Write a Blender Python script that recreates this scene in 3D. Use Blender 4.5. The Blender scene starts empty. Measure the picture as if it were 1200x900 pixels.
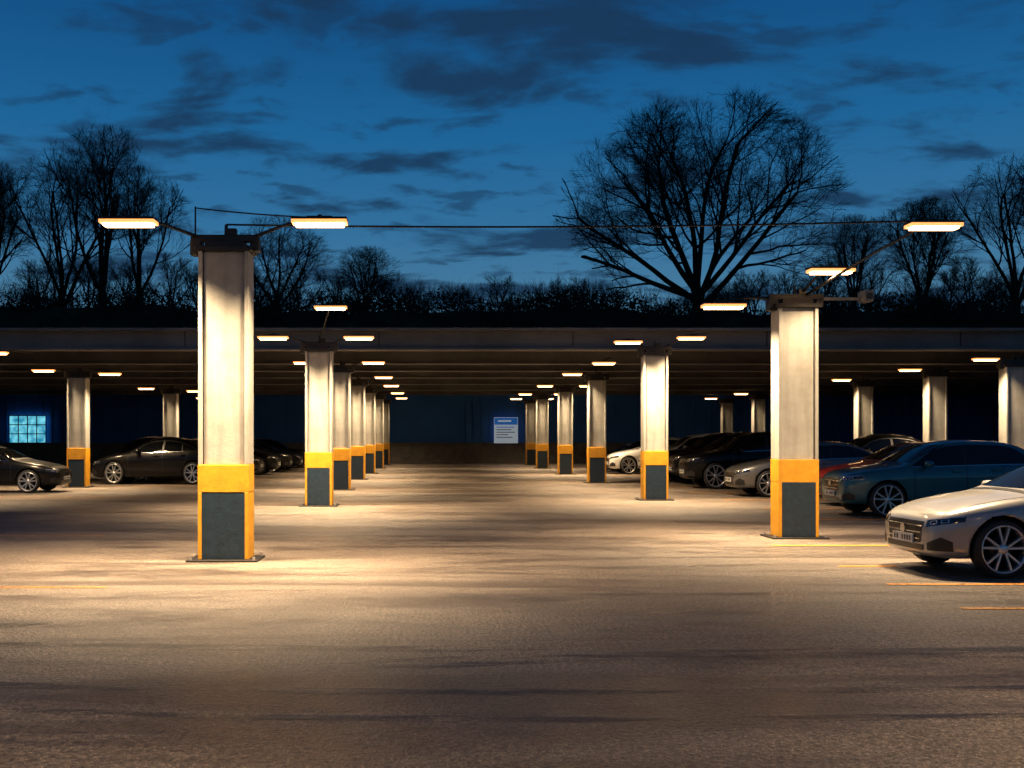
import bpy, bmesh, math, random
from mathutils import Vector, Matrix
from mathutils.bvhtree import BVHTree
from mathutils import noise as mnoise
random.seed(7)
scene = bpy.context.scene
COL = scene.collection

# ------------------------------------------------------------------ materials
def new_mat(name):
    m = bpy.data.materials.new(name); m.use_nodes = True
    nt = m.node_tree
    return m, nt, nt.nodes['Principled BSDF']

def simple(name, col, rough=0.5, metal=0.0, coat=0.0, var=0.0, vscale=6.0, bump=0.0, bscale=60.0, spec=0.5):
    m, nt, b = new_mat(name)
    b.inputs['Base Color'].default_value = (*col, 1)
    b.inputs['Roughness'].default_value = rough
    b.inputs['Metallic'].default_value = metal
    b.inputs['Coat Weight'].default_value = coat
    b.inputs['Coat Roughness'].default_value = 0.04
    b.inputs['Specular IOR Level'].default_value = spec
    if var > 0 or bump > 0:
        geo = nt.nodes.new('ShaderNodeTexCoord')
        n = nt.nodes.new('ShaderNodeTexNoise'); n.inputs['Scale'].default_value = vscale
        n.inputs['Detail'].default_value = 5; n.inputs['Roughness'].default_value = 0.65
        nt.links.new(geo.outputs['Object'], n.inputs['Vector'])
        if var > 0:
            r = nt.nodes.new('ShaderNodeValToRGB')
            r.color_ramp.elements[0].position = 0.3; r.color_ramp.elements[1].position = 0.7
            r.color_ramp.elements[0].color = tuple(c*(1-var) for c in col)+(1,)
            r.color_ramp.elements[1].color = tuple(min(1, c*(1+var*0.5)) for c in col)+(1,)
            nt.links.new(n.outputs['Fac'], r.inputs['Fac'])
            nt.links.new(r.outputs['Color'], b.inputs['Base Color'])
        if bump > 0:
            n2 = nt.nodes.new('ShaderNodeTexNoise'); n2.inputs['Scale'].default_value = bscale
            n2.inputs['Detail'].default_value = 2
            nt.links.new(geo.outputs['Object'], n2.inputs['Vector'])
            bp = nt.nodes.new('ShaderNodeBump'); bp.inputs['Strength'].default_value = bump
            bp.inputs['Distance'].default_value = 0.02
            nt.links.new(n2.outputs['Fac'], bp.inputs['Height'])
            nt.links.new(bp.outputs['Normal'], b.inputs['Normal'])
    return m

def emis(name, col, s):
    m, nt, b = new_mat(name)
    b.inputs['Base Color'].default_value = (0.8, 0.8, 0.8, 1)
    b.inputs['Emission Color'].default_value = (*col, 1)
    b.inputs['Emission Strength'].default_value = s
    return m

M = {}
def weathered_concrete():
    m, nt, b = new_mat('painted_concrete')
    N = nt.nodes.new; Lk = nt.links.new
    tc = N('ShaderNodeTexCoord')
    mp = N('ShaderNodeMapping'); mp.inputs['Scale'].default_value = (6, 6, 0.6)
    Lk(tc.outputs['Object'], mp.inputs['Vector'])
    n = N('ShaderNodeTexNoise'); n.inputs['Scale'].default_value = 1; n.inputs['Detail'].default_value = 6
    Lk(mp.outputs['Vector'], n.inputs['Vector'])
    r = N('ShaderNodeValToRGB')
    r.color_ramp.elements[0].position = .25; r.color_ramp.elements[0].color = (.24, .232, .208, 1)
    r.color_ramp.elements[1].position = .6; r.color_ramp.elements[1].color = (.33, .325, .30, 1)
    Lk(n.outputs['Fac'], r.inputs['Fac'])
    n2 = N('ShaderNodeTexNoise'); n2.inputs['Scale'].default_value = 2.2; n2.inputs['Detail'].default_value = 8; n2.inputs['Roughness'].default_value = .7
    Lk(tc.outputs['Object'], n2.inputs['Vector'])
    r2 = N('ShaderNodeValToRGB'); r2.color_ramp.elements[0].position = .3; r2.color_ramp.elements[0].color = (.70, .68, .64, 1); r2.color_ramp.elements[1].position = .58
    Lk(n2.outputs['Fac'], r2.inputs[0])
    mx = N('ShaderNodeMixRGB'); mx.blend_type = 'MULTIPLY'; mx.inputs['Fac'].default_value = .8
    Lk(r.outputs['Color'], mx.inputs[1]); Lk(r2.outputs[0], mx.inputs[2])
    Lk(mx.outputs[0], b.inputs['Base Color'])
    b.inputs['Roughness'].default_value = .6
    n3 = N('ShaderNodeTexNoise'); n3.inputs['Scale'].default_value = 45
    Lk(tc.outputs['Object'], n3.inputs['Vector'])
    bp = N('ShaderNodeBump'); bp.inputs['Strength'].default_value = .25; bp.inputs['Distance'].default_value = .01
    Lk(n3.outputs['Fac'], bp.inputs['Height']); Lk(bp.outputs['Normal'], b.inputs['Normal'])
    return m
M['conc'] = weathered_concrete()
M['yellow'] = simple('yellow_paint', (.58, .27, .010), .5, var=.25, vscale=7, bump=.15)
M['slate'] = simple('slate_guard', (.009, .024, .042), .45, var=.5, vscale=9, bump=.2)
M['steel'] = simple('dark_steel', (.03, .028, .026), .5, .5, var=.3)
M['white'] = simple('grey_housing', (.12, .12, .11), .4)
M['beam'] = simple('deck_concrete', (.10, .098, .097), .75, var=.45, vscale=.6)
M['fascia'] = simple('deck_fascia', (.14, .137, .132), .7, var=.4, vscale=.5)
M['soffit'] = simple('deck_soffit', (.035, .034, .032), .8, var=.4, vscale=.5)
M['lamp'] = emis('lamp_diffuser', (1, .60, .27), 15)
M['lampfringe'] = emis('lamp_glow_fringe', (1, .32, .06), 1.9)  # orange emission standing in for the glow fringe round the lamp
M['bark'] = simple('bark', (.026, .022, .018), .9, spec=.1)
M['grass'] = simple('dark_grass', (.03, .034, .018), .95, var=.5, vscale=.3, spec=.1)
M['shrub'] = simple('shrub_foliage', (.022, .026, .016), .9, var=.5, vscale=.4, spec=.1)
M['glass'] = simple('car_glass', (.004, .005, .006), .04, 0, 0.0)
M['trim'] = simple('black_trim', (.012, .012, .012), .4)
M['well'] = simple('wheel_well', (.004, .004, .004), .9, spec=.1)
M['tyre'] = simple('tyre_rubber', (.012, .012, .012), .75)
M['alloy'] = simple('alloy_rim', (.6, .6, .61), .3, .9)
M['chrome'] = simple('chrome', (.7, .7, .7), .12, 1.0)
M['hl'] = simple('headlamp_glass', (.02, .024, .028), .06, .0, 1.0)
M['hl2'] = simple('headlamp_reflector', (.85, .85, .85), .15, .7, 1.0)
M['tl'] = simple('tail_lamp', (.25, .005, .005), .1, 0, 1.0)
M['plate'] = simple('number_plate', (.6, .6, .55), .4)
M['ink'] = simple('ink', (.02, .02, .02), .5)

# ------------------------------------------------------------------ mesh builder
class MB:
    def __init__(s, mats):
        s.v = []; s.f = []; s.m = []; s.sm = []; s.mats = mats
    def mi(s, name):
        if name not in s.mats: s.mats.append(name)
        return s.mats.index(name)
    def add(s, vs, fs, mat, smooth=False):
        o = len(s.v); k = s.mi(mat)
        s.v += [tuple(v) for v in vs]
        for f in fs:
            s.f.append([i+o for i in f]); s.m.append(k); s.sm.append(smooth)
    def box(s, c, d, mat, rot=None):
        hx, hy, hz = d[0]/2, d[1]/2, d[2]/2
        vs = [Vector((x, y, z)) for x in (-hx, hx) for y in (-hy, hy) for z in (-hz, hz)]
        if rot is not None: vs = [rot @ v for v in vs]
        vs = [v+Vector(c) for v in vs]
        s.add(vs, [(0, 1, 3, 2), (4, 6, 7, 5), (0, 4, 5, 1), (2, 3, 7, 6), (0, 2, 6, 4), (1, 5, 7, 3)], mat)
    def tube(s, p0, p1, r0, r1, n, mat, smooth=True, cap=False):
        p0 = Vector(p0); p1 = Vector(p1); d = (p1-p0)
        if d.length < 1e-6: return
        d.normalize()
        a = d.cross(Vector((0, 0, 1)) if abs(d.z) < .9 else Vector((1, 0, 0))).normalized(); b = d.cross(a)
        vs = []
        for p, r in ((p0, r0), (p1, r1)):
            for i in range(n):
                t = 2*math.pi*i/n
                vs.append(p+(a*math.cos(t)+b*math.sin(t))*r)
        fs = [(i, (i+1) % n, n+(i+1) % n, n+i) for i in range(n)]
        s.add(vs, fs, mat, smooth)
        if cap: s.add(vs, [tuple(range(n))[::-1], tuple(range(n, 2*n))], mat)
    def lathe(s, c, prof, n, mat, smooth=True):
        vs = []; k = len(prof)
        for i in range(n):
            t = 2*math.pi*i/n
            for r, y in prof: vs.append((c[0]+r*math.cos(t), c[1]+y, c[2]+r*math.sin(t)))
        fs = []
        for i in range(n):
            j = (i+1) % n
            for q in range(k-1): fs.append((i*k+q, i*k+q+1, j*k+q+1, j*k+q))
        s.add(vs, fs, mat, smooth)
    def mesh(s, name):
        me = bpy.data.meshes.new(name)
        me.from_pydata(s.v, [], s.f)
        for k in s.mats: me.materials.append(M[k])
        me.polygons.foreach_set('material_index', s.m)
        me.polygons.foreach_set('use_smooth', s.sm)
        me.update(); return me
    def obj(s, name, loc=(0, 0, 0), parent=None):
        o = bpy.data.objects.new(name, s.mesh(name)); COL.objects.link(o); o.location = loc
        if parent: o.parent = parent
        return o

def empty(name, loc=(0, 0, 0)):
    e = bpy.data.objects.new(name, None); e.empty_display_size = .3; COL.objects.link(e); e.location = loc
    return e

# ------------------------------------------------------------------ camera
cam = bpy.data.cameras.new('camera'); co = bpy.data.objects.new('camera', cam); COL.objects.link(co)
co.location = (0, 0, 1.8); co.rotation_euler = (math.radians(90), 0, 0)
cam.sensor_width = 36; cam.lens = 36; cam.shift_x = .075; cam.shift_y = .0517
cam.clip_end = 5000; cam.clip_start = .1
scene.camera = co
scene.view_settings.view_transform = 'Standard'; scene.view_settings.look = 'None'
scene.view_settings.exposure = 0

# ------------------------------------------------------------------ world
w = bpy.data.worlds.new('World'); scene.world = w; w.use_nodes = True
nt = w.node_tree; nt.nodes.clear(); N = nt.nodes.new; Lk = nt.links.new
out = N('ShaderNodeOutputWorld'); bg = N('ShaderNodeBackground'); Lk(bg.outputs[0], out.inputs[0])
tc = N('ShaderNodeTexCoord'); sep = N('ShaderNodeSeparateXYZ'); Lk(tc.outputs['Generated'], sep.inputs[0])
def math_n(op, a, b=None, clamp=False):
    n = N('ShaderNodeMath'); n.operation = op; n.use_clamp = clamp
    for i, x in enumerate((a, b)):
        if x is None: continue
        if isinstance(x, (int, float)): n.inputs[i].default_value = x
        else: Lk(x, n.inputs[i])
    return n.outputs[0]
ramp = N('ShaderNodeValToRGB'); cr = ramp.color_ramp
cr.elements[0].position = 0.0; cr.elements[0].color = (.10, .17, .22, 1)
cr.elements[1].position = 1.0; cr.elements[1].color = (.004, .02, .07, 1)
for p, c in ((.14, (.06, .19, .33)), (.2, (.032, .16, .335)), (.28, (.013, .128, .315)), (.38, (.006, .078, .23)), (.55, (.005, .045, .15))):
    e = cr.elements.new(p); e.color = (*c, 1)
Lk(sep.outputs['Z'], ramp.inputs[0])
zz = math_n('ADD', math_n('MAXIMUM', sep.outputs['Z'], 0.0), .12)
cx = math_n('DIVIDE', sep.outputs['X'], zz); cy = math_n('DIVIDE', sep.outputs['Y'], zz)
comb = N('ShaderNodeCombineXYZ'); Lk(cx, comb.inputs[0]); Lk(cy, comb.inputs[1])
def cloud(sx, sy, loc, lo, hi, det=7, rough=.55, dist=.3):
    mp = N('ShaderNodeMapping'); mp.inputs['Scale'].default_value = (sx, sy, 1); mp.inputs['Location'].default_value = loc
    Lk(comb.outputs[0], mp.inputs[0])
    cn = N('ShaderNodeTexNoise'); cn.inputs['Scale'].default_value = 1.0; cn.inputs['Detail'].default_value = det
    cn.inputs['Roughness'].default_value = rough; cn.inputs['Distortion'].default_value = dist
    Lk(mp.outputs[0], cn.inputs['Vector'])
    c = N('ShaderNodeValToRGB'); c.color_ramp.elements[0].position = lo; c.color_ramp.elements[1].position = hi
    c.color_ramp.elements[0].color = (0, 0, 0, 1); c.color_ramp.elements[1].color = (1, 1, 1, 1); c.color_ramp.interpolation = 'EASE'
    Lk(cn.outputs['Fac'], c.inputs[0]); return c.outputs[0]
cl1 = cloud(1.9, 2.7, (3.1, 2.3, 0), .49, .62)
cl2 = cloud(5.0, 6.5, (7.3, .4, 2), .53, .68, 5)
clouds = math_n('MAXIMUM', math_n('MULTIPLY', cl1, .86), math_n('MULTIPLY', cl2, .6))
mix = N('ShaderNodeMixRGB'); Lk(clouds, mix.inputs[0])
Lk(ramp.outputs[0], mix.inputs[1]); mix.inputs[2].default_value = (.010, .034, .082, 1)
sky = N('ShaderNodeTexSky'); sky.sky_type = 'NISHITA'; sky.sun_disc = False
sky.sun_elevation = math.radians(-4); sky.sun_rotation = math.radians(180)
add = N('ShaderNodeMixRGB'); add.blend_type = 'ADD'; add.inputs[0].default_value = .03
Lk(mix.outputs[0], add.inputs[1]); Lk(sky.outputs[0], add.inputs[2])
Lk(add.outputs[0], bg.inputs['Color']); bg.inputs['Strength'].default_value = 1.0

# ------------------------------------------------------------------ ground
def asphalt(name, tone=1.0):
    m, nt, b = new_mat(name)
    N = nt.nodes.new; Lk = nt.links.new
    tc = N('ShaderNodeTexCoord')
    def noise(scale, det=6, rough=.6, sc=(1, 1, 1), dist=0):
        mp = N('ShaderNodeMapping'); mp.inputs['Scale'].default_value = sc
        Lk(tc.outputs['Object'], mp.inputs['Vector'])
        n = N('ShaderNodeTexNoise'); n.inputs['Scale'].default_value = scale
        n.inputs['Detail'].default_value = det; n.inputs['Roughness'].default_value = rough
        n.inputs['Distortion'].default_value = dist
        Lk(mp.outputs['Vector'], n.inputs['Vector']); return n.outputs['Fac']
    def rampf(f, a, bb, c0, c1):
        r = N('ShaderNodeValToRGB'); r.color_ramp.elements[0].position = a; r.color_ramp.elements[1].position = bb
        r.color_ramp.elements[0].color = (*c0, 1); r.color_ramp.elements[1].color = (*c1, 1)
        Lk(f, r.inputs[0]); return r.outputs[0]
    def mul(a, bb, fac=1.0):
        x = N('ShaderNodeMixRGB'); x.blend_type = 'MULTIPLY'; x.inputs[0].default_value = fac
        Lk(a, x.inputs[1]); Lk(bb, x.inputs[2]); return x.outputs[0]
    base = rampf(noise(.35, 4, .6), .3, .7, tuple(tone*c for c in (.112, .088, .070)), tuple(tone*c for c in (.175, .146, .120)))
    sn = noise(1.0, 6, .66, (.11, .8, 1), 1.8)
    streak = rampf(sn, .42, .54, (.56, .54, .53), (1.0, 1.0, 1.0))
    fn = noise(24, 3, .8)
    fine = rampf(fn, .38, .62, (.32, .32, .32), (1.45, 1.45, 1.45))
    grit = rampf(noise(75, 1, .6), .55, .68, (1, 1, 1), (2.8, 2.7, 2.6))
    stains = rampf(noise(.7, 5, .72, (.45, 1, 1), .8), .56, .64, (1, 1, 1), (.55, .53, .52))
    c = mul(mul(mul(mul(base, streak), fine, .9), stains), grit)
    Lk(c, b.inputs['Base Color'])
    rr = N('ShaderNodeMapRange'); rr.inputs['From Min'].default_value = .38; rr.inputs['From Max'].default_value = .6
    rr.inputs['To Min'].default_value = .28; rr.inputs['To Max'].default_value = .60
    Lk(sn, rr.inputs['Value']); Lk(rr.outputs[0], b.inputs['Roughness'])
    b.inputs['Specular IOR Level'].default_value = .5
    b1 = N('ShaderNodeBump'); b1.inputs['Strength'].default_value = 1.0; b1.inputs['Distance'].default_value = .03
    Lk(fn, b1.inputs['Height'])
    b2 = N('ShaderNodeBump'); b2.inputs['Strength'].default_value = .35; b2.inputs['Distance'].default_value = .03
    Lk(noise(4.5, 3, .65, (.6, 1, 1)), b2.inputs['Height']); Lk(b1.outputs[0], b2.inputs['Normal'])
    Lk(b2.outputs[0], b.inputs['Normal'])
    return m
M['asphalt'] = asphalt('worn_asphalt'); M['asphalt2'] = asphalt('repair_asphalt', .55)
g = MB([]); g.add([(-1500, -500, 0), (1500, -500, 0), (1500, 2500, 0), (-1500, 2500, 0)], [(0, 1, 2, 3)], 'grass'); g.obj('ground')
g = MB([]); g.add([(-70, -30, .004), (75, -30, .004), (75, 70, .004), (-70, 70, .004)], [(0, 1, 2, 3)], 'asphalt'); g.obj('parking_lot_asphalt')
rnd = random.Random(2)
def irregular(pts, jit=.06, step=.35):
    outp = []
    for a, b_ in zip(pts, pts[1:]+pts[:1]):
        n = max(1, int(math.hypot(b_[0]-a[0], b_[1]-a[1])/step))
        for i in range(n): outp.append((a[0]+(b_[0]-a[0])*i/n+rnd.uniform(-jit, jit), a[1]+(b_[1]-a[1])*i/n+rnd.uniform(-jit, jit), .008))
    return outp
g = MB([])
pp = irregular([(-14, 8.9), (-4.5, 9.2), (-3.7, 9.9), (-4.6, 10.3), (-14, 10.4)]); g.add(pp, [tuple(range(len(pp)))], 'asphalt2')
g.obj('asphalt_repair_patch')
# curved wheel tracks and a damp streak in the foreground, thin worn sheets
m, nt4, b = new_mat('tyre_track_stain')
b.inputs['Base Color'].default_value = (.035, .030, .026, 1); b.inputs['Roughness'].default_value = .38
tcn = nt4.nodes.new('ShaderNodeTexCoord'); mpn = nt4.nodes.new('ShaderNodeMapping'); mpn.inputs['Scale'].default_value = (.5, 3, 1)
nn = nt4.nodes.new('ShaderNodeTexNoise'); nn.inputs['Scale'].default_value = 1.6; nn.inputs['Detail'].default_value = 7; nn.inputs['Roughness'].default_value = .7
nt4.links.new(tcn.outputs['Object'], mpn.inputs['Vector']); nt4.links.new(mpn.outputs[0], nn.inputs['Vector'])
rp = nt4.nodes.new('ShaderNodeValToRGB'); rp.color_ramp.elements[0].position = .44; rp.color_ramp.elements[1].position = .66; rp.color_ramp.elements[1].color = (.75, .75, .75, 1)
nt4.links.new(nn.outputs['Fac'], rp.inputs[0]); nt4.links.new(rp.outputs[0], b.inputs['Alpha'])
M['track'] = m
g = MB([])
def track(fn, x0, x1, wd, n=70, z=.0075):
    vs = []
    for i in range(n+1):
        x = x0+(x1-x0)*i/n; y = fn(x); k = wd*(.55+.45*mnoise.noise(Vector((x*.9, wd*7, 3))))*min(1, 6*i/n, 6*(1-i/n))
        vs += [(x, y-k/2, z), (x, y+k/2, z)]
    g.add(vs, [(2*i, 2*i+2, 2*i+3, 2*i+1) for i in range(n)], 'track')
track(lambda x: 8.15+.05*x+.18*math.sin(x*.5), -1.6, 9, .75)
track(lambda x: 8.6-.10*(x+1)+.03*(x+4)**2*.3, -5.5, 1.2, .42, z=.0085)
track(lambda x: 7.2+.012*(x-1)**2, -5, 6, .28)
track(lambda x: 6.5+.014*(x-1)**2, -5, 6, .25)
g.obj('tyre_track_stains')

m, nt2, b = new_mat('worn_yellow_line')
b.inputs['Base Color'].default_value = (.68, .28, .015, 1); b.inputs['Roughness'].default_value = .6
tcn = nt2.nodes.new('ShaderNodeTexCoord'); nn = nt2.nodes.new('ShaderNodeTexNoise'); nn.inputs['Scale'].default_value = 9; nn.inputs['Detail'].default_value = 8
nn.inputs['Roughness'].default_value = .7
nt2.links.new(tcn.outputs['Object'], nn.inputs['Vector'])
rp = nt2.nodes.new('ShaderNodeValToRGB'); rp.color_ramp.elements[0].position = .33; rp.color_ramp.elements[1].position = .50
nt2.links.new(nn.outputs['Fac'], rp.inputs[0]); nt2.links.new(rp.outputs[0], b.inputs['Alpha'])
M['line'] = m
g = MB([])
for (x0, x1, y) in ((5.5, 10.6, 10.7), (5.5, 10.6, 12.45), (5.6, 6.4, 14.2), (5.55, 10.6, 16.9), (8.2, 13, 22.2), (8.2, 13, 25.6), (8.2, 13, 29.2), (8.2, 13, 33),
                    (8.2, 13, 37), (8.2, 13, 41), (8.2, 13, 44.5), (8.2, 13, 48), (-11, -3.9, 12.2), (-14, -6, 18.6), (-14, -7, 30.8), (-13, -7, 37.3), (-13, -7, 41), (-13, -7, 44)):
    g.box(((x0+x1)/2, y, .0105), (x1-x0, .12 if x0 > 0 else .05, .001), 'line')
g.obj('parking_bay_markings')

# ------------------------------------------------------------------ columns
def column(x, y, h, wd=.70):
    b = MB([]); d = .44
    b.box((0, 0, h/2+.7), (wd-.12, d-.10, h-1.4), 'conc')
    for s in (-1, 1):
        b.box((s*(wd/2-.03), 0, h/2+.7), (.06, d, h-1.4), 'conc')
        b.box((s*(wd/2-.069), 0, h/2+.7), (.014, d-.09, h-1.41), 'steel')
    b.box((0, 0, 1.2), (wd+.012, d+.012, .40), 'yellow')
    b.box((0, 0, .515), (wd-.08, d+.004, .968), 'slate')
    for s in (-1, 1): b.box((s*(wd/2-.024), 0, .515), (.056, d+.014, .968), 'yellow')
    b.box((0, 0, .018), (wd+.30, d+.26, .026), 'steel')
    for sx in (-1, 1):
        for sy in (-1, 1):
            b.tube((sx*(wd/2+.09), sy*(d/2+.07), .03), (sx*(wd/2+.09), sy*(d/2+.07), .075), .022, .022, 6, 'alloy', False, True)
    b.box((0, 0, h+.035), (wd+.10, d+.08, .07), 'steel')
    b.box((0, 0, h+.115), (wd-.16, d-.1, .09), 'steel')
    b.box((0, -.05, h+.20), (wd+.26, .16, .10), 'steel')
    b.box((-wd/2-.06, -.02, h+.06), (.16, .22, .2), 'steel')
    b.box((wd/2+.07, -.02, h+.10), (.13, .18, .16), 'steel')
    b.tube((0, 0, h+.2), (0, 0, h+.42), .035, .025, 8, 'steel', True, True)
    b.box((.1, -.08, h+.29), (.14, .12, .10), 'steel')
    o = b.obj('concrete_column', (x, y, 0))
    bv = o.modifiers.new('bevel', 'BEVEL'); bv.width = .008; bv.segments = 2; bv.limit_method = 'ANGLE'
    return o

POWER = 400
def lamp(x, y, z, ax, ay, az, power=POWER, width=.70):
    e = empty('parking_lot_lamp', (x, y, z))
    b = MB([])
    b.box((0, 0, .072), (width+.06, .28, .03), 'steel')
    b.box((0, 0, .098), (width*.5, .14, .03), 'steel')
    b.box((0, 0, .034), (width+.05, .26, .045), 'lampfringe')  # emissive frame that imitates the orange glow around the fixture
    b.box((0, 0, -.002), (width-.04, .17, .04), 'lamp')
    a = Vector((ax-x, ay-y, az-z))
    mid = Vector((a.x*.45, a.y*.45, a.z*.45+.10))
    b.tube((0, 0, .11), mid, .022, .022, 8, 'steel'); b.tube(mid, a, .022, .03, 8, 'steel')
    b.tube((0, 0, .08), (0, 0, .14), .03, .03, 8, 'steel', True, True)
    b.obj('fixture', parent=e)
    if power < POWER*.12: return e
    ld = bpy.data.lights.new('lamp_light', 'AREA'); ld.shape = 'RECTANGLE'; ld.size = width-.04; ld.size_y = .17
    ld.energy = power; ld.color = (1, .71, .41); ld.spread = math.radians(114)
    lo = bpy.data.objects.new('lamp_light', ld); COL.objects.link(lo); lo.parent = e; lo.location = (0, 0, -.03)
    return e

leftc = [(-3.06, 15.0, 4.49, .725), (-3.02, 26.7, 4.02, .69), (-3.22, 34.8, 3.98, .68), (-3.3, 43.2, 3.95, .68), (-3.28, 50.2, 3.95, .68), (-3.28, 58.4, 3.95, .68), (-3.3, 66.0, 3.95, .68)]
rightc = [(6.42, 18.3, 4.09, .70), (6.25, 29.2, 4.12, .69), (6.3, 40.0, 4.0, .68), (6.23, 49.1, 3.95, .68), (6.1, 58.4, 3.95, .68), (6.15, 65.5, 3.95, .68)]
farl = [(-12.75, 36.6, 3.9, .67), (-12.9, 50, 3.9, .67), (-12.9, 62, 3.9, .67), (-23, 44, 3.9, .67)]
farr = [(18.3, 32.4, 4.0, .70), (18.3, 37.5, 4.0, .68), (18.4, 44, 3.95, .66), (18.3, 58, 3.95, .66), (18.5, 65, 3.95, .66)]
back = [(-3.06, 3.4, 4.49, .72), (6.4, 5.5, 4.3, .70)]  # unseen columns behind the camera, added to carry fill lamps
for c in leftc+rightc+farl+farr+back: column(*c)
def pw(y): return POWER*(1.0 if y < 45 else .8 if y < 56 else .5 if y < 62 else .16)
lamp(-4.22, 14.1, 4.72, -3.4, 14.95, 4.70, POWER*1.5); lamp(-1.59, 14.1, 4.72, -2.7, 14.95, 4.70, POWER*1.5)
lamp(-2.45, 24.0, 4.80, -3.0, 26.6, 4.25, POWER*1.0); lamp(-4.1, 25.9, 4.28, -3.3, 26.7, 4.24, POWER*.9); lamp(-1.93, 25.9, 4.28, -2.7, 26.7, 4.24, POWER*.9)
for (x, y, h, _) in leftc[2:]:
    lamp(x+1.15, y-.5, 4.26, x+.3, y, h+.22, pw(y)); lamp(x-1.15, y-.5, 4.26, x-.3, y, h+.22, pw(y))
lamp(7.3, 15.0, 4.86, 6.6, 18.2, 4.33, POWER*1.1); lamp(6.72, 17.4, 4.59, 6.5, 18.3, 4.33, POWER*.35); lamp(5.18, 18.4, 4.12, 6.1, 18.3, 4.28, POWER*1.1)
lamp(7.1, 28.4, 4.52, 6.5, 29.2, 4.34); lamp(5.35, 28.4, 4.40, 6.0, 29.2, 4.34)
lamp(5.6, 34.0, 4.22, 6.0, 35.0, 4.5)
for (x, y, h, _) in rightc[2:]:
    lamp(x-1.0, y-.4, 4.2, x-.3, y, h+.22, pw(y))
    if y > 45: lamp(x+1.0, y-.4, 4.2, x+.3, y, h+.22, pw(y))
for (x, y, h, _) in farl:
    lamp(x+1.25, y-.4, 4.0, x+.3, y, h+.2, pw(y)*.7); lamp(x-1.1, y-.4, 4.12, x-.3, y, h+.2, pw(y)*.7)
for (x, y, h, _) in farr:
    lamp(x-1.1, y-.4, 4.2, x-.3, y, h+.2, pw(y)*.8)
lamp(-13.0, 30.2, 4.25, -13.0, 33.2, 4.5, POWER*.7)
for (x, y, h, _) in back:
    lamp(x-1.35, y-.2, 4.86, x-.3, y, h+.22, POWER*.33); lamp(x+1.35, y-.2, 4.86, x+.3, y, h+.22, POWER*.33)  # unseen lamps added as fill for the foreground and column fronts
b = MB([])
b.box((.6, 0, 0), (.9, .05, .05), 'white'); b.box((1.1, -.05, .03), (.16, .3, .2), 'white'); b.box((1.1, -.21, .03), (.10, .03, .10), 'ink')
b.obj('security_camera', (6.55, 18.25, 4.26))
def cable(name, p0, p1, sag=.05, r=.012):
    b = MB([]); p0 = Vector(p0); p1 = Vector(p1); pr = None
    for i in range(25):
        t = i/24; p = p0.lerp(p1, t)-Vector((0, 0, sag*4*t*(1-t)))
        if pr is not None: b.tube(pr, p, r, r, 6, 'steel')
        pr = p
    b.obj(name)
cable('overhead_cable', (-3.06, 15, 4.91), (7.3, 15, 4.97), .06, .015)
cable('overhead_cable', (-3.56, 15.2, 5.2), (-1.6, 14.1, 4.82), .02, .011)
b = MB([]); b.tube((-3.56, 15.2, 4.55), (-3.56, 15.2, 5.22), .015, .012, 8, 'steel', True, True); b.obj('cable_mast')

# ------------------------------------------------------------------ canopy / deck
can = empty('concrete_parking_deck', (0, 33, 4.4))
def part(mb, name, parent):
    o = mb.obj(name); o.parent = parent; o.matrix_parent_inverse = Matrix.Translation(-Vector(parent.location))
    return o
b = MB([])
b.box((3, 33, 4.90), (150, .5, .56), 'fascia'); b.box((3, 32.88, 5.22), (150.2, .9, .08), 'fascia'); b.box((3, 32.9, 4.6), (150.1, .62, .05), 'fascia')
x = -70
while x < 76:
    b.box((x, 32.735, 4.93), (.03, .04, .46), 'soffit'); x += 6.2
part(b, 'front_edge_beam', can)
b = MB([])
for y in (36.5, 40.5, 45, 50.5, 56.5, 63):
    b.box((3, y, 4.72), (149.6, .45, .60), 'beam'); b.box((3, y, 4.405), (149.7, .62, .03), 'beam')
part(b, 'cross_beams', can)
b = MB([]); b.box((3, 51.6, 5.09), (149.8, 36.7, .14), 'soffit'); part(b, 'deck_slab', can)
b = MB([])
for x in (-45, -34, -23, -12.8, -3.25, 6.2, 18.35, 29, 40, 51):
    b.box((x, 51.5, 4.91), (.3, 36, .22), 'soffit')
part(b, 'girders', can)

# ------------------------------------------------------------------ back wall
def wallmat():
    m, nt, b = new_mat('blue_cladding')
    N = nt.nodes.new; Lk = nt.links.new
    tc = N('ShaderNodeTexCoord'); n = N('ShaderNodeTexNoise'); n.inputs['Scale'].default_value = .5; n.inputs['Detail'].default_value = 8
    Lk(tc.outputs['Object'], n.inputs['Vector'])
    r = N('ShaderNodeValToRGB'); r.color_ramp.elements[0].color = (.02, .10, .36, 1); r.color_ramp.elements[1].color = (.04, .18, .60, 1)
    Lk(n.outputs['Fac'], r.inputs[0]); Lk(r.outputs[0], b.inputs['Base Color']); b.inputs['Roughness'].default_value = .6
    b.inputs['Specular IOR Level'].default_value = .2
    return m
M['blue'] = wallmat()
M['plinth'] = simple('plinth_blockwork', (.13, .12, .11), .8, var=.4, vscale=2, bump=.3, bscale=10)
wl = empty('boundary_wall', (0, 69.8, 0))
b = MB([]); b.box((3, 70.0, 2.6), (150, .2, 5.0), 'blue')
x = -70
while x < 76:
    b.box((x, 69.87, 2.85), (.10, .06, 4.3), 'blue'); x += .6
part(b, 'cladding', wl)
b = MB([]); b.box((3, 69.8, .66), (150, .3, 1.32), 'plinth'); b.box((3, 69.75, 1.36), (150, .42, .08), 'plinth')
x = -69.7
while x < 76:
    b.box((x, 69.72, 2.8), (.35, .3, 2.78), 'blue'); x += 9
part(b, 'plinth', wl)
M['signw'] = simple('sign_white', (.60, .75, .9), .4); M['signb'] = simple('sign_blue', (.01, .16, .6), .4)
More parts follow.
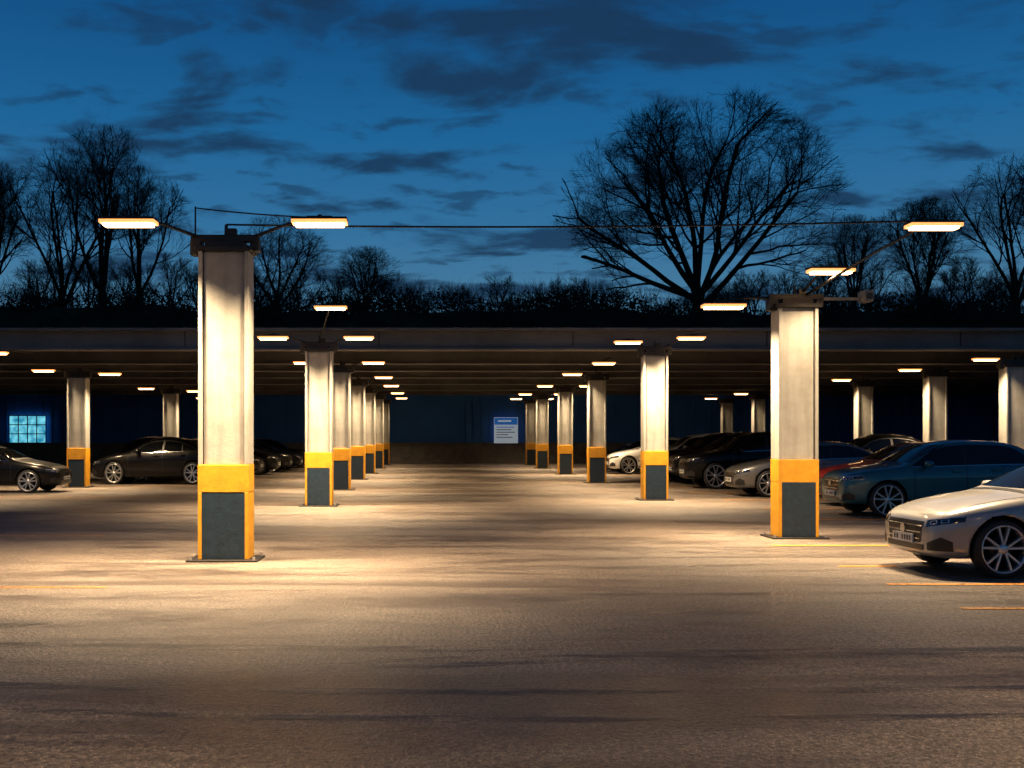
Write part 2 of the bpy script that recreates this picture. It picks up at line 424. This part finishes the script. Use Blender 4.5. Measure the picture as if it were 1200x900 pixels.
for k_, e_ in (('signw', .25), ('signb', .3)):   # emission added to keep the sign blue-white under the warm lamps
    pb = M[k_].node_tree.nodes['Principled BSDF']; pb.inputs['Emission Color'].default_value = pb.inputs['Base Color'].default_value; pb.inputs['Emission Strength'].default_value = e_
b = MB([]); X = 4.8
b.box((X, 69.45, 2.25), (1.62, .05, 1.75), 'signw'); b.box((X, 69.42, 2.86), (1.56, .03, .46), 'signb')
b.box((X-.1, 69.40, 2.88), (.9, .01, .12), 'signw')
for i, wd in enumerate((1.2, 1.0, 1.25, .8, 1.1)):
    b.box((X-.65+wd/2, 69.42, 2.46-i*.17), (wd, .012, .05), 'signb' if i == 0 else 'ink')
b.obj('parking_information_sign')
m, nt3, bb = new_mat('lit_window_glass')
tcn = nt3.nodes.new('ShaderNodeTexCoord'); n = nt3.nodes.new('ShaderNodeTexNoise'); n.inputs['Scale'].default_value = 2.2; n.inputs['Detail'].default_value = 5
nt3.links.new(tcn.outputs['Object'], n.inputs['Vector'])
r = nt3.nodes.new('ShaderNodeValToRGB'); r.color_ramp.elements[0].position = .35; r.color_ramp.elements[1].position = .68
r.color_ramp.elements[0].color = (.02, .25, .42, 1); r.color_ramp.elements[1].color = (.25, .85, 1, 1)
nt3.links.new(n.outputs['Fac'], r.inputs[0]); nt3.links.new(r.outputs[0], bb.inputs['Emission Color']); bb.inputs['Emission Strength'].default_value = .95
bb.inputs['Base Color'].default_value = (.02, .04, .05, 1)
M['win'] = m
b = MB([]); X = -27.7; Z = 2.32
b.box((X, 69.62, Z), (2.5, .04, 1.85), 'win')
for i in range(5): b.box((X-1.25+i*.625, 69.58, Z), (.06, .06, 1.95), 'trim')
for i in range(4): b.box((X, 69.57, Z-.925+i*.617), (2.56, .05, .06), 'trim')
b.obj('lit_window')

# ------------------------------------------------------------------ embankment + vegetation
def ridge(x): return 13.4+1.2*mnoise.noise(Vector((x*.05, 3, 0)))+.6*mnoise.noise(Vector((x*.17, 8, 0)))
def hill_h(x, y):
    t = max(0, min(1, (y-74)/20)); t = t*t*(3-2*t)
    return ridge(x)*t+.5*mnoise.noise(Vector((x*.3, y*.3, 1)))*t
vs = []; fs = []; nx, ny = 150, 26
for j in range(ny):
    y = 73+j*3.2 if j < 12 else 111.4+(j-12)*10
    for i in range(nx):
        x = -160+i*2.2; vs.append((x, y, hill_h(x, y)-.05 if j else -.1))
for j in range(ny-1):
    for i in range(nx-1): a = j*nx+i; fs.append((a, a+1, a+nx+1, a+nx))
b = MB([]); b.add(vs, fs, 'grass', True); b.obj('embankment')
b = MB([]); rnd = random.Random(3)
vv = []; ff = []
for k in range(420):
    cx = rnd.uniform(-75, 95); cy = rnd.uniform(88, 100); r = rnd.uniform(.7, 2.2)
    cz = hill_h(cx, cy)+r*.2
    for q in range(int(150*r)):
        d = Vector((rnd.gauss(0, 1), rnd.gauss(0, 1), rnd.gauss(0, 1))); d.normalize()
        rr = r*(rnd.random()**.5)*(1+.35*mnoise.noise(d*2+Vector((k, 0, 0))))
        px, py, pz = cx+d.x*rr*1.3, cy+d.y*rr, cz+d.z*rr*.8
        s = rnd.uniform(.05, .16); ux, uy, uz = rnd.gauss(0, .6)*s, rnd.gauss(0, .6)*s, rnd.gauss(0, .6)*s
        wx, wz = rnd.gauss(0, .6)*s, rnd.gauss(0, .6)*s
        o = len(vv); vv += [(px-ux, py-uy, pz-uz), (px+wx, py, pz+wz), (px+ux*1.3, py+uy, pz+uz*1.3), (px-wx, py, pz-wz)]; ff.append((o, o+1, o+2, o+3))
    for q in range(int(14*r)):
        d = Vector((rnd.gauss(0, .5), rnd.gauss(0, .4), 1)).normalized(); p = Vector((cx+rnd.uniform(-r, r), cy, cz+r*.3)); l = r*rnd.uniform(.5, 1.2)
        b.tube(p, p+d*l, .025, .006, 3, 'bark', False)
b.add(vv, ff, 'shrub'); b.obj('shrub_thicket')

def tree_mesh(name, seed, H, maxlev=3, limbs=7, spread=1.0, trunk=.10, up=.05, rmin=.02, env=None, twigs=5, tw=.016, tl=.9, amp=.25, pb=.35, wid=1.0):
    rnd = random.Random(seed); b = MB([]); tv = []; tf = []
    def rv(): return Vector((rnd.gauss(0, 1), rnd.gauss(0, 1), rnd.gauss(0, 1)))
    def inside(p):
        if env is None: return True
        zc, rx, rzu, rzd = env
        rz = rzu if p.z > zc*H else rzd
        k = 1+amp*mnoise.noise(Vector((p.x*.35, p.y*.35, p.z*.3+seed)))
        return (p.x*p.x+p.y*p.y)/(rx*H)**2+((p.z-zc*H)/(rz*H))**2 < k
    def grow(p, d, L, r, lev):
        n = (8, 7, 5, 4, 3)[lev]
        for i in range(n):
            d = (d+rv()*(.07+.04*lev)+Vector((0, 0, up))).normalized()
            p2 = p+d*(L/n); r2 = max(rmin*.7, r*(1-.72/n))
            b.tube(p, p2, r, r2, 5 if lev < 2 else 3, 'bark', lev < 2)
            p, r = p2, r2
            if not inside(p): return
            if lev == maxlev:
                for _ in range(twigs if i == n-1 else max(1, twigs//3)):
                    dd = (d+rv()*.4).normalized(); l = tl*rnd.uniform(.5, 1.3); e = p+dd*l; o = len(tv)
                    pm = p+dd*l*.5+rv()*.04*l
                    s2 = Vector((dd.z, 0, -dd.x)).normalized()*tw if abs(dd.y) < .98 else dd.orthogonal().normalized()*tw
                    tv.extend((p-s2, p+s2, pm+s2*.7, pm-s2*.7, e)); tf.extend(((o, o+1, o+2, o+3), (o+3, o+2, o+4)))
            if lev < maxlev and (i >= (2 if lev == 0 else 1) or i == n-1):
                nb = 1+(rnd.random() < pb)+(1 if i == n-1 else 0)
                for _ in range(nb):
                    side = rv(); side = (side-d*side.dot(d)).normalized()
                    ang = rnd.uniform(.35, .85)
                    nd = (d*math.cos(ang)+side*math.sin(ang)).normalized()
                    if nd.z < -.2: nd.z *= .2; nd.normalize()
                    grow(p, nd, L*rnd.uniform(.40, .62)*(1-.3*i/n), max(rmin, r*rnd.uniform(.42, .62)), lev+1)
    tr = H*.024*wid; th = H*trunk
    b.tube((0, 0, -1.5), (0, 0, 0), tr*1.5, tr*1.3, 8, 'bark'); b.tube((0, 0, 0), (0, 0, th), tr*1.3, tr*1.1, 8, 'bark')
    for k in range(limbs):
        az = 2*math.pi*(k+.5*rnd.random())/limbs; tilt = (.25+.9*((k*7) % limbs)/limbs)*spread if k else .05
        d = Vector((math.cos(az)*math.sin(tilt), math.sin(az)*math.sin(tilt), math.cos(tilt)))
        grow(Vector((0, 0, th*rnd.uniform(.5, 1))), d, H*.68*rnd.uniform(.9, 1.05), tr*rnd.uniform(.5, .72), 0)
    b.add(tv, tf, 'bark')
    return b.mesh(name)
T0 = tree_mesh('bare_tree_wide', 11, 18.5, 3, 11, 1.1, .12, .028, .014, (.50, .62, .50, .46), 4, .008, 1.1, .12, .42)
T1 = tree_mesh('bare_tree_broad', 12, 18.5, 3, 7, 1.05, .12, .03, .016, (.50, .60, .50, .44), 3, .009, 1.1)
T2 = tree_mesh('bare_tree_tall', 23, 18, 3, 5, .55, .12, .05, .014, (.55, .42, .48, .5), 2, .008, 1.0)
T3 = tree_mesh('bare_tree_small', 5, 8, 2, 5, .8, .12, .05, .02, None, 4, .010, .6)
def hgt(me): return max(v.co.z for v in me.vertices)
h0, h1, h2, h3 = hgt(T0), hgt(T1), hgt(T2), hgt(T3)
def put_tree(me, px, y, ztop, hh, sx=1, rz=0):
    o = bpy.data.objects.new('bare_tree', me); COL.objects.link(o)
    zb = hill_h(px, y)-.2; s = (ztop-zb)/hh
    o.location = (px, y, zb); o.scale = (s*sx, s*sx, s); o.rotation_euler = (0, 0, rz); return o
put_tree(T0, 25.7, 100, 36.0, h0, 1.0, .4)
put_tree(T2, -32.5, 100, 32.8, h2, 1.0, 0)
put_tree(T2, -37.5, 103, 31, h2, 1.0, 2.1)
put_tree(T1, -43, 99, 29.5, h1, .75, 1.0)
put_tree(T2, -28, 97, 28, h2, 1.0, 3.3)
put_tree(T2, -15.5, 101, 24.0, h2, 1.35, 4.0)
put_tree(T1, -6.8, 99, 20.6, h1, 1.1, 2.0)
put_tree(T2, 55.5, 98, 29.5, h2, 1.1, 1.2)
put_tree(T1, 49, 103, 26.5, h1, .9, 2.6)
put_tree(T2, 62, 101, 31, h2, 1.0, 5.0)
put_tree(T1, 40.5, 99, 24, h1, .9, 4.4)
put_tree(T2, 70, 99, 27, h2, 1.0, 3.0)
bm = bmesh.new(); rnd = random.Random(9)
for k in range(52):
    px = -62+k*2.6+rnd.uniform(-1.2, 1.2); y = rnd.uniform(97, 106)
    hk = rnd.uniform(2.4, 5.2) if -5 < px < 32 else rnd.uniform(4, 7.5)
    s = hk/h3; n0 = len(bm.verts)
    bm.from_mesh(T3); bm.verts.ensure_lookup_table()
    mt = Matrix.Translation((px, y, hill_h(px, y)-.2)) @ Matrix.Rotation(rnd.uniform(0, 6), 4, 'Z') @ Matrix.Diagonal((s*1.1, s*1.1, s, 1))
    bmesh.ops.transform(bm, matrix=mt, verts=bm.verts[n0:])
me = bpy.data.meshes.new('distant_tree_line'); bm.to_mesh(me); bm.free(); me.materials.append(M['bark'])
o = bpy.data.objects.new('distant_tree_line', me); COL.objects.link(o)

# ------------------------------------------------------------------ cars
def interp(tab, x):
    if x <= tab[0][0]: return tab[0][1]
    for (a, va), (b_, vb) in zip(tab, tab[1:]):
        if x <= b_: return va+(vb-va)*(x-a)/(b_-a)
    return tab[-1][1]
SPEC = {
 'hatch': dict(L=4.4, W=.90, r=.35, ax=(.82, 3.52), cowl=1.28, xs=1.45, xe=3.85, bp=2.62, zh=.79,
  top=[(0, .60), (.05, .70), (.18, .79), (.5, .88), (.95, .96), (1.28, 1.0), (1.42, 1.07), (2.05, 1.39), (2.35, 1.455), (2.8, 1.475), (3.3, 1.44), (3.75, 1.34), (4.1, 1.14), (4.25, 1.0), (4.36, .85), (4.4, .7)],
  cab=[(1.28, 0), (2.05, 1), (3.5, 1), (4.1, .3), (4.25, 0)],
  belt=[(0, .54), (.05, .64), (.18, .72), (.5, .80), (.95, .88), (1.3, .93), (2.05, .95), (3.3, .99), (4.1, 1.0), (4.25, .93), (4.36, .78), (4.4, .64)]),
 'sedan': dict(L=4.78, W=.91, r=.345, ax=(.9, 3.78), cowl=1.32, xs=1.5, xe=3.95, bp=2.68, zh=.77,
  top=[(0, .58), (.05, .68), (.18, .77), (.5, .86), (.95, .94), (1.32, .99), (1.46, 1.06), (2.1, 1.37), (2.4, 1.43), (2.85, 1.45), (3.3, 1.41), (3.7, 1.28), (4.05, 1.12), (4.2, 1.07), (4.6, 1.04), (4.7, .93), (4.75, .82), (4.78, .7)],
  cab=[(1.32, 0), (2.1, 1), (3.3, 1), (4.05, .15), (4.2, 0)],
  belt=[(0, .52), (.05, .62), (.18, .70), (.5, .79), (.95, .87), (1.3, .92), (2.05, .94), (3.3, .98), (4.2, 1.0), (4.6, .97), (4.7, .86), (4.78, .64)]),
 'suv': dict(L=4.6, W=.93, r=.38, ax=(.9, 3.62), cowl=1.3, xs=1.42, xe=4.15, bp=2.6, zh=.96,
  top=[(0, .76), (.05, .87), (.18, .96), (.5, 1.04), (.95, 1.10), (1.3, 1.14), (1.42, 1.21), (2.0, 1.57), (2.3, 1.645), (2.8, 1.68), (3.4, 1.66), (3.95, 1.58), (4.3, 1.30), (4.42, 1.12), (4.54, 1.0), (4.6, .85)],
  cab=[(1.3, 0), (2.0, 1), (3.8, 1), (4.3, .35), (4.42, 0)],
  belt=[(0, .68), (.05, .79), (.18, .88), (.5, .96), (.95, 1.02), (1.3, 1.06), (2.05, 1.08), (3.3, 1.12), (4.3, 1.13), (4.42, 1.04), (4.54, .92), (4.6, .78)]),
}
def build_car(kind):
    S = SPEC[kind]; L, W, r = S['L'], S['W'], S['r']
    wt = [(0, .58*W), (.05, .72*W), (.18, .84*W), (.5, .95*W), (.85, W), (L-1.0, W), (L-.4, .965*W), (L-.15, .88*W), (L-.04, .74*W), (L, .60*W)]
    gb = .20 if kind != 'suv' else .26
    zb = [(0, gb+.10), (.05, gb+.03), (.18, gb), (L-.3, gb+.02), (L-.1, gb+.1), (L, gb+.2)]
    xs = sorted(set([p[0] for p in S['top']]+[.3, .72, 1.7, 2.6, 3.05, 3.5, L-.12]))
    rings = []
    for x in xs:
        wv = interp(wt, x); t = interp(S['top'], x); c = interp(S['cab'], x); bl = min(interp(S['belt'], x), t-.05)
        z0 = interp(zb, x); wr = (.86*(1-c)+.665*c)*wv
        z6 = t-(.03+.05*c)
        if c > 0: z6 = max(z6, bl+.02)
        zs = z0+(bl-z0)*.76
        pts = [(0, z0), (.80*wv, z0), (.955*wv, z0+.05), (.972*wv, z0+(bl-z0)*.40), (1.0*wv, zs-.03), (.992*wv, zs+.02), (.945*wv, bl), (wr, z6), (wr*.82, t-.015), (wr*.4, t+.005), (0, t+.01)]
        ring = [(x, y, z) for y, z in pts]+[(x, -y, z) for y, z in pts[-2:0:-1]]
        rings.append(ring)
    n = len(rings[0]); vs = [v for rg in rings for v in rg]; fs = []
    for i in range(len(rings)-1):
        for j in range(n):
            k = (j+1) % n; fs.append((i*n+j, i*n+k, (i+1)*n+k, (i+1)*n+j))
    fs.append(tuple(range(n))[::-1]); fs.append(tuple((len(rings)-1)*n+j for j in range(n)))
    me = bpy.data.meshes.new('cage'); me.from_pydata(vs, [], fs); me.update()
    bm = bmesh.new(); bm.from_mesh(me); bmesh.ops.recalc_face_normals(bm, faces=bm.faces); bm.to_mesh(me); bm.free()
    ob = bpy.data.objects.new('tmp_body', me); COL.objects.link(ob)
    ss = ob.modifiers.new('s', 'SUBSURF'); ss.levels = 2; ss.render_levels = 2
    dg = bpy.context.evaluated_depsgraph_get(); dg.update()
    bme = bpy.data.meshes.new_from_object(ob.evaluated_get(dg))
    bvh = BVHTree.FromPolygons([v.co.copy() for v in bme.vertices], [tuple(p.vertices) for p in bme.polygons])
    R = r+.045; cut = MB(['trim'])
    for ax in S['ax']:
        for s in (-1, 1):
            y0, y1 = s*(W-.34), s*(W+.3); k = 40
            vv = [(ax+R*math.cos(2*math.pi*i/k), y, r+.01+R*math.sin(2*math.pi*i/k)) for y in (y0, y1) for i in range(k)]
            cut.add(vv, [(i, (i+1) % k, k+(i+1) % k, k+i) for i in range(k)]+[tuple(range(k))[::-1], tuple(range(k, 2*k))], 'trim')
    co_ = cut.obj('tmp_cut')
    bm = bmesh.new(); bm.from_mesh(co_.data); bmesh.ops.recalc_face_normals(bm, faces=bm.faces); bm.to_mesh(co_.data); bm.free()
    bo = ob.modifiers.new('b', 'BOOLEAN'); bo.operation = 'DIFFERENCE'; bo.object = co_; bo.solver = 'EXACT'
    dg = bpy.context.evaluated_depsgraph_get(); dg.update()
    fin = bpy.data.meshes.new_from_object(ob.evaluated_get(dg))
    B = MB(['paint', 'well'])
    B.v = [tuple(v.co) for v in fin.vertices]
    for p in fin.polygons:
        c = p.center; well = False
        for ax in S['ax']:
            if math.hypot(c.x-ax, c.z-r-.01) < R+.002 and abs(c.y) > W-.36: well = True
        B.f.append(list(p.vertices)); B.m.append(1 if well or (c.z < gb+.02 and abs(p.normal.z) > .8) else 0); B.sm.append(not well)
    bpy.data.objects.remove(ob); bpy.data.objects.remove(co_)
    def patch(fn, nu, nv, mat, off=.006, mode='near', dirv=None):
        pts = {}
        for i in range(nu+1):
            for j in range(nv+1):
                p = Vector(fn(i/nu, j/nv))
                if mode == 'near': h = bvh.find_nearest(p)
                else: h = bvh.ray_cast(p, Vector(dirv))
                if h[0] is None: continue
                nrm = h[1]
                if mode != 'near' and nrm.dot(Vector(dirv)) > 0: nrm = -nrm
                pts[(i, j)] = h[0]+nrm*off
        idx = {k: n for n, k in enumerate(pts)}; fs = []
        for i in range(nu):
            for j in range(nv):
                q = [(i, j), (i+1, j), (i+1, j+1), (i, j+1)]
                if all(a in idx for a in q): fs.append([idx[a] for a in q])
        B.add(list(pts.values()), fs, mat, True)
    def line(p0, p1, wd, mat, sgn, off=.005, n=14):
        dx, dz = p1[0]-p0[0], p1[1]-p0[1]; l = math.hypot(dx, dz); nx_, nz_ = -dz/l*wd/2, dx/l*wd/2
        patch(lambda u, v: (p0[0]+dx*u+nx_*(2*v-1), sgn*3, p0[1]+dz*u+nz_*(2*v-1)), n, 1, mat, off, 'ray', (0, -sgn, 0))
    zt = lambda x: interp(S['top'], x); bt = lambda x: interp(S['belt'], x)
    xs_, xe_ = S['xs'], S['xe']
    for s in (-1, 1):
        def win(u, v, s=s, grow=0):
            x = xs_+(xe_-xs_)*u; lo = bt(x)+.035-grow
            hi = min(zt(x)-.125, lo+.02+(x-xs_)*1.3, lo+.02+(xe_-x)*.75)+grow
            return (x, s*3, lo+(max(hi, lo+.004)-lo)*v)
        patch(lambda u, v: win(u, v, grow=.018), 40, 8, 'trim', .004, 'ray', (0, -s, 0))
        patch(win, 40, 8, 'glass', .008, 'ray', (0, -s, 0))
        bp = S['bp']; line((bp, bt(bp)+.04), (bp+.03, zt(bp)-.13), .07, 'trim', s, .010)
        bp2 = xe_-.55; line((bp2, bt(bp2)+.04), (bp2-.02, zt(bp2)-.16), .03, 'trim', s, .010)
        for k in range(8):
            xa = xs_+(xe_-xs_)*k/8; xb = xs_+(xe_-xs_)*(k+1)/8
            line((xa, bt(xa)+.022), (xb, bt(xb)+.022), .014, 'chrome', s, .011, 4)
        fx = S['ax'][0]+r+.18; rx = S['ax'][1]-r-.02
        line((fx+.02, gb+.10), (fx, bt(fx)-.04), .012, 'trim', s); line((bp, gb+.10), (bp, bt(bp)+.02), .012, 'trim', s)
        line((rx, gb+.2), (rx+.16, bt(rx)-.1), .012, 'trim', s); line((rx+.16, bt(rx)-.1), (rx+.2, bt(rx)+.02), .012, 'trim', s, n=4)
        line((fx, gb+.10), (rx, gb+.10), .012, 'trim', s, n=20)
        patch(lambda u, v, s=s: (S['ax'][0]+r+.07+(S['ax'][1]-S['ax'][0]-2*r-.14)*u, s*3, gb+.02+v*(.06 if kind != 'suv' else .11)), 16, 2, 'trim', .006, 'ray', (0, -s, 0))
        for hx in (bp-.22, rx+.02):
            B.box((hx, s*(W*.985+.012), bt(hx)-.09), (.20, .035, .028), 'chrome' if kind == 'hatch' else 'paint')
        mx = S['xs']+.30; mz = bt(mx)+.09
        vs_ = []; fs_ = []; nu, nv = 12, 8
        for j in range(nv+1):
            ph = math.pi*j/nv
            for i in range(nu):
                th = 2*math.pi*i/nu
                f = lambda a: math.copysign(abs(a)**.7, a)
                vs_.append((mx+.085*f(math.sin(ph))*f(math.cos(th)), s*(W+.09)+.12*f(math.cos(ph)), mz+.07*f(math.sin(ph))*f(math.sin(th))))
        for j in range(nv):
            for i in range(nu): fs_.append((j*nu+i, j*nu+(i+1) % nu, (j+1)*nu+(i+1) % nu, (j+1)*nu+i))
        B.add(vs_, fs_, 'paint', True); B.box((mx, s*(W-.03), mz-.05), (.07, .16, .03), 'trim')
        zh = S['zh']; dv = Vector((.80, -s*.60, 0)); side = Vector((.60, s*.80, 0))
        def hp(u, v, s=s, a=0, b_=1, dv=dv, side=side):
            v = a+(b_-a)*v
            lo = zh-.205+.085*u**.8; hi = zh-.105+.055*u
            base_ = Vector((.04, s*.50*W/.9, 0))+side*(.0+.44*u)
            q = base_-dv*2; return (q.x, q.y, lo+(hi-lo)*v)
        kw = dict(mode='ray', dirv=tuple(dv))
        patch(hp, 20, 5, 'hl', .006, **kw)
        patch(lambda u, v: hp(.03+.94*u, v, a=.84, b_=.97), 20, 1, 'hl2', .010, **kw)
        patch(lambda u, v: hp(.14+.2*u, v, a=.2, b_=.66), 6, 3, 'hl2', .009, **kw)
        patch(lambda u, v: hp(.44+.2*u, v, a=.2, b_=.66), 6, 3, 'hl2', .009, **kw)
        patch(lambda u, v: hp(.47+.14*u, v, a=.28, b_=.58), 4, 3, 'glass', .012, **kw)
        patch(lambda u, v: hp(.17+.14*u, v, a=.28, b_=.58), 4, 3, 'glass', .012, **kw)
        def ci(u, v, dv=dv, side=side, s=s):
            q = Vector((.04, s*.50*W/.9, 0))+side*(.02+.30*u)-dv*2; lo = gb+.11; hi = gb+.20+.08*(1-abs(2*u-1.2)/1.2)
            return (q.x, q.y, lo+(hi-lo)*v)
        patch(ci, 10, 4, 'trim', .008, **kw)
        patch(lambda u, v, s=s: (L-.02-.38*u, s*(.45+.45*min(1, u*1.4)), bt(L-.5)-.16+.12*v), 10, 3, 'tl', .01)
        for ax in S['ax']:
            yo = W-.015; c = (ax, 0, r)
            sg = s; q_ = .030
            def P(lst): return [(q[0], sg*q[1]) for q in lst]
            B.lathe(c, P([(r-.105+q_, yo-.03), (r-.09+q_, yo-.004), (r-.04, yo+.004), (r-.013, yo-.008), (r, yo-.035), (r, yo-.19), (r-.02, yo-.22), (r-.1, yo-.22)]), 40, 'tyre')
            B.lathe(c, P([(r-.088+q_, yo-.006), (r-.095+q_, yo+.003), (r-.108+q_, yo-.006), (r-.118+q_, yo-.05), (r-.12+q_, yo-.12)]), 40, 'alloy')
            B.lathe(c, P([(r-.08, yo-.11), (.001, yo-.10)]), 32, 'well')
            B.lathe(c, P([(.15, yo-.095), (.15, yo-.085), (.03, yo-.085)]), 24, 'steel')
            B.lathe(c, P([(.068, yo-.06), (.06, yo-.02), (.03, yo-.012), (.001, yo-.012)]), 20, 'alloy')
            for k in range(5):
                for da in (-.20, .20):
                    a0 = 2*math.pi*k/5+.3+da*.55; a1 = 2*math.pi*k/5+.3+da*1.25
                    q0 = Vector((math.cos(a0), 0, math.sin(a0)))*.05; q1 = Vector((math.cos(a1), 0, math.sin(a1)))*(r-.108+q_)
                    tdir = (q1-q0).normalized(); nn_ = Vector((-tdir.z, 0, tdir.x))
                    vv = []
                    for q, hw, yy in ((q0, .020, yo-.018), (q1, .022, yo-.012)):
                        for a_, d_ in ((-1, .035), (-.6, 0), (.6, 0), (1, .035)):
                            v = q+nn_*hw*a_; vv.append((c[0]+v.x, sg*(yy-d_), c[2]+v.z))
                    B.add(vv, [(0, 1, 5, 4), (1, 2, 6, 5), (2, 3, 7, 6)], 'alloy')
    wy = .56*W/.9; ct = zt(2.05)-.02; cb = zt(S['cowl'])+.05
    patch(lambda u, v: (-2, (2*u-1)*((wy+.14)*(1-v)+wy*v), cb+(ct-cb)*v), 16, 10, 'glass', .007, 'ray', (1, 0, 0))
    rt = zt(xe_-.35)-.04; rb = max(bt(L-.6), zt(L-.35))+.04 if kind != 'sedan' else 1.12
    if kind == 'sedan': rt = 1.36
    patch(lambda u, v: (L+2, (2*u-1)*((wy+.06)*(1-v)+(wy-.03)*v), rb+(rt-rb)*v), 12, 8, 'glass', .007, 'ray', (-1, 0, 0))
    zh = S['zh']; fr = dict(mode='ray', dirv=(1, 0, 0))
    patch(lambda u, v: (-2, (2*u-1)*(.40+.05*v), zh-.40+(.26)*v), 18, 6, 'trim', .006, **fr)
    for k in range(3):
        patch(lambda u, v, k=k: (-2, (2*u-1)*(.39+.02*k), zh-.36+.08*k+.012*v), 18, 1, 'chrome', .014, **fr)
    patch(lambda u, v: (-2, (2*u-1)*(.46), gb+.10+.07*v), 16, 3, 'trim', .008, **fr)
    h = bvh.ray_cast(Vector((-2, 0, zh-.25)), Vector((1, 0, 0)))[0]
    vsb = [(h.x-.03, .06*math.cos(2*math.pi*i/20), h.z+.06*math.sin(2*math.pi*i/20)) for i in range(20)]
    B.add(vsb, [tuple(range(20))], 'chrome')
    h = bvh.find_nearest(Vector((-.1, 0, gb+.23)))[0]
    B.box((h.x-.02, 0, gb+.23), (.02, .52, .11), 'plate')
    for k in range(7):
        if k != 4: B.box((h.x-.031, -.2+k*.066, gb+.23), (.004, .034, .06), 'ink')
    B.box((L+.0, 0, .62), (.03, .52, .11), 'plate')
    for s in (-1, 1):
        patch(lambda u, v, s=s: (.45+.8*u, s*(.66+.05*u+.012*v)*W/.9, 3), 12, 1, 'trim', .004, 'ray', (0, 0, -1))
    patch(lambda u, v: (S['cowl']-.02+.07*v, (2*u-1)*.62, 3), 14, 1, 'trim', .006, 'ray', (0, 0, -1))
    return B
M['paint'] = simple('car_paint_base', (.02, .02, .02), .3, .4, 1)
CARS = {}
for k in SPEC:
    B = build_car(k); CARS[k] = B.mesh('car_'+k)
PAINT = {}
def paint(name, col, metal=.55, rough=.32):
    if name not in PAINT:
        m, nt, b = new_mat('car_paint_'+name)
        b.inputs['Base Color'].default_value = (*col, 1); b.inputs['Metallic'].default_value = metal
        dark = sum(col) < .06
        b.inputs['Specular IOR Level'].default_value = .12 if dark else .5
        b.inputs['Coat Weight'].default_value = .3 if dark else .9; b.inputs['Coat Roughness'].default_value = .03
        n = nt.nodes.new('ShaderNodeTexNoise'); n.inputs['Scale'].default_value = 3.0; n.inputs['Detail'].default_value = 3
        tcn = nt.nodes.new('ShaderNodeTexCoord'); nt.links.new(tcn.outputs['Object'], n.inputs['Vector'])
        mr = nt.nodes.new('ShaderNodeMapRange'); mr.inputs['To Min'].default_value = rough-.06; mr.inputs['To Max'].default_value = rough+.1
        nt.links.new(n.outputs['Fac'], mr.inputs['Value']); nt.links.new(mr.outputs[0], b.inputs['Roughness'])
        PAINT[name] = m
    return PAINT[name]
COLS = dict(silver=((.36, .355, .34), .45), teal=((.015, .11, .14), .3), red=((.20, .008, .008), .3), grey=((.13, .13, .13), .5), black=((.003, .003, .0035), 0), white=((.7, .69, .66), 0), navy=((.004, .007, .015), 0), char=((.010, .010, .011), .1))
def car(kind, colour, nose_x, y, flip=False, sc=1.0, zs=1.0, yaw=0):
    me = CARS[kind].copy(); c, mt = COLS[colour]; me.materials[0] = paint(colour, c, mt)
    o = bpy.data.objects.new('parked_car', me); COL.objects.link(o)
    o.location = (nose_x, y, .006); o.rotation_euler = (0, 0, (math.pi if flip else 0)+math.radians(yaw)); o.scale = (sc, sc, sc*zs); return o
car('hatch', 'silver', 6.32, 13.80, sc=1.02, zs=1.04, yaw=2.5)
car('suv', 'teal', 9.15, 23.7, sc=1.03, zs=1.0)
car('sedan', 'red', 10.1, 27.2, sc=1.03, zs=1.12)
car('sedan', 'grey', 9.0, 31.4, sc=1.05, zs=1.1)
car('sedan', 'black', 12.0, 34.0, sc=1.05, zs=1.25)
car('suv', 'black', 8.75, 36.3, sc=1.05, zs=1.12)
car('suv', 'black', 9.1, 39.6, sc=1.05, zs=1.12)
car('suv', 'char', 9.3, 43.0, sc=1.05, zs=1.12)
car('suv', 'white', 9.3, 46.4, sc=1.03, zs=1.12)
car('hatch', 'white', 8.4, 50.0, sc=1.08, zs=1.12)
car('suv', 'black', 8.6, 53.6); car('sedan', 'silver', 8.6, 57.2)
car('sedan', 'black', 17.5, 27.5); car('suv', 'char', 17, 47)
car('sedan', 'black', -12.1, 33.6, True, 1.02, 1.05)
car('sedan', 'black', -13.05, 39.5, False, 1.03, 1.2)
car('suv', 'char', -8.4, 42.8, True, 1.03, 1.05)
car('sedan', 'black', -7.8, 46.0, True, 1.03, 1.15)
car('hatch', 'black', -7.5, 49.2, True, 1.05, 1.15)
car('suv', 'black', -7.4, 52.6, True); car('sedan', 'navy', -7.3, 56, True, 1, 1.1); car('suv', 'black', -7.2, 59.6, True)
car('suv', 'black', -20, 45, True); car('sedan', 'black', -20, 50, True)
for me in list(bpy.data.meshes):
    if me.users == 0: bpy.data.meshes.remove(me)
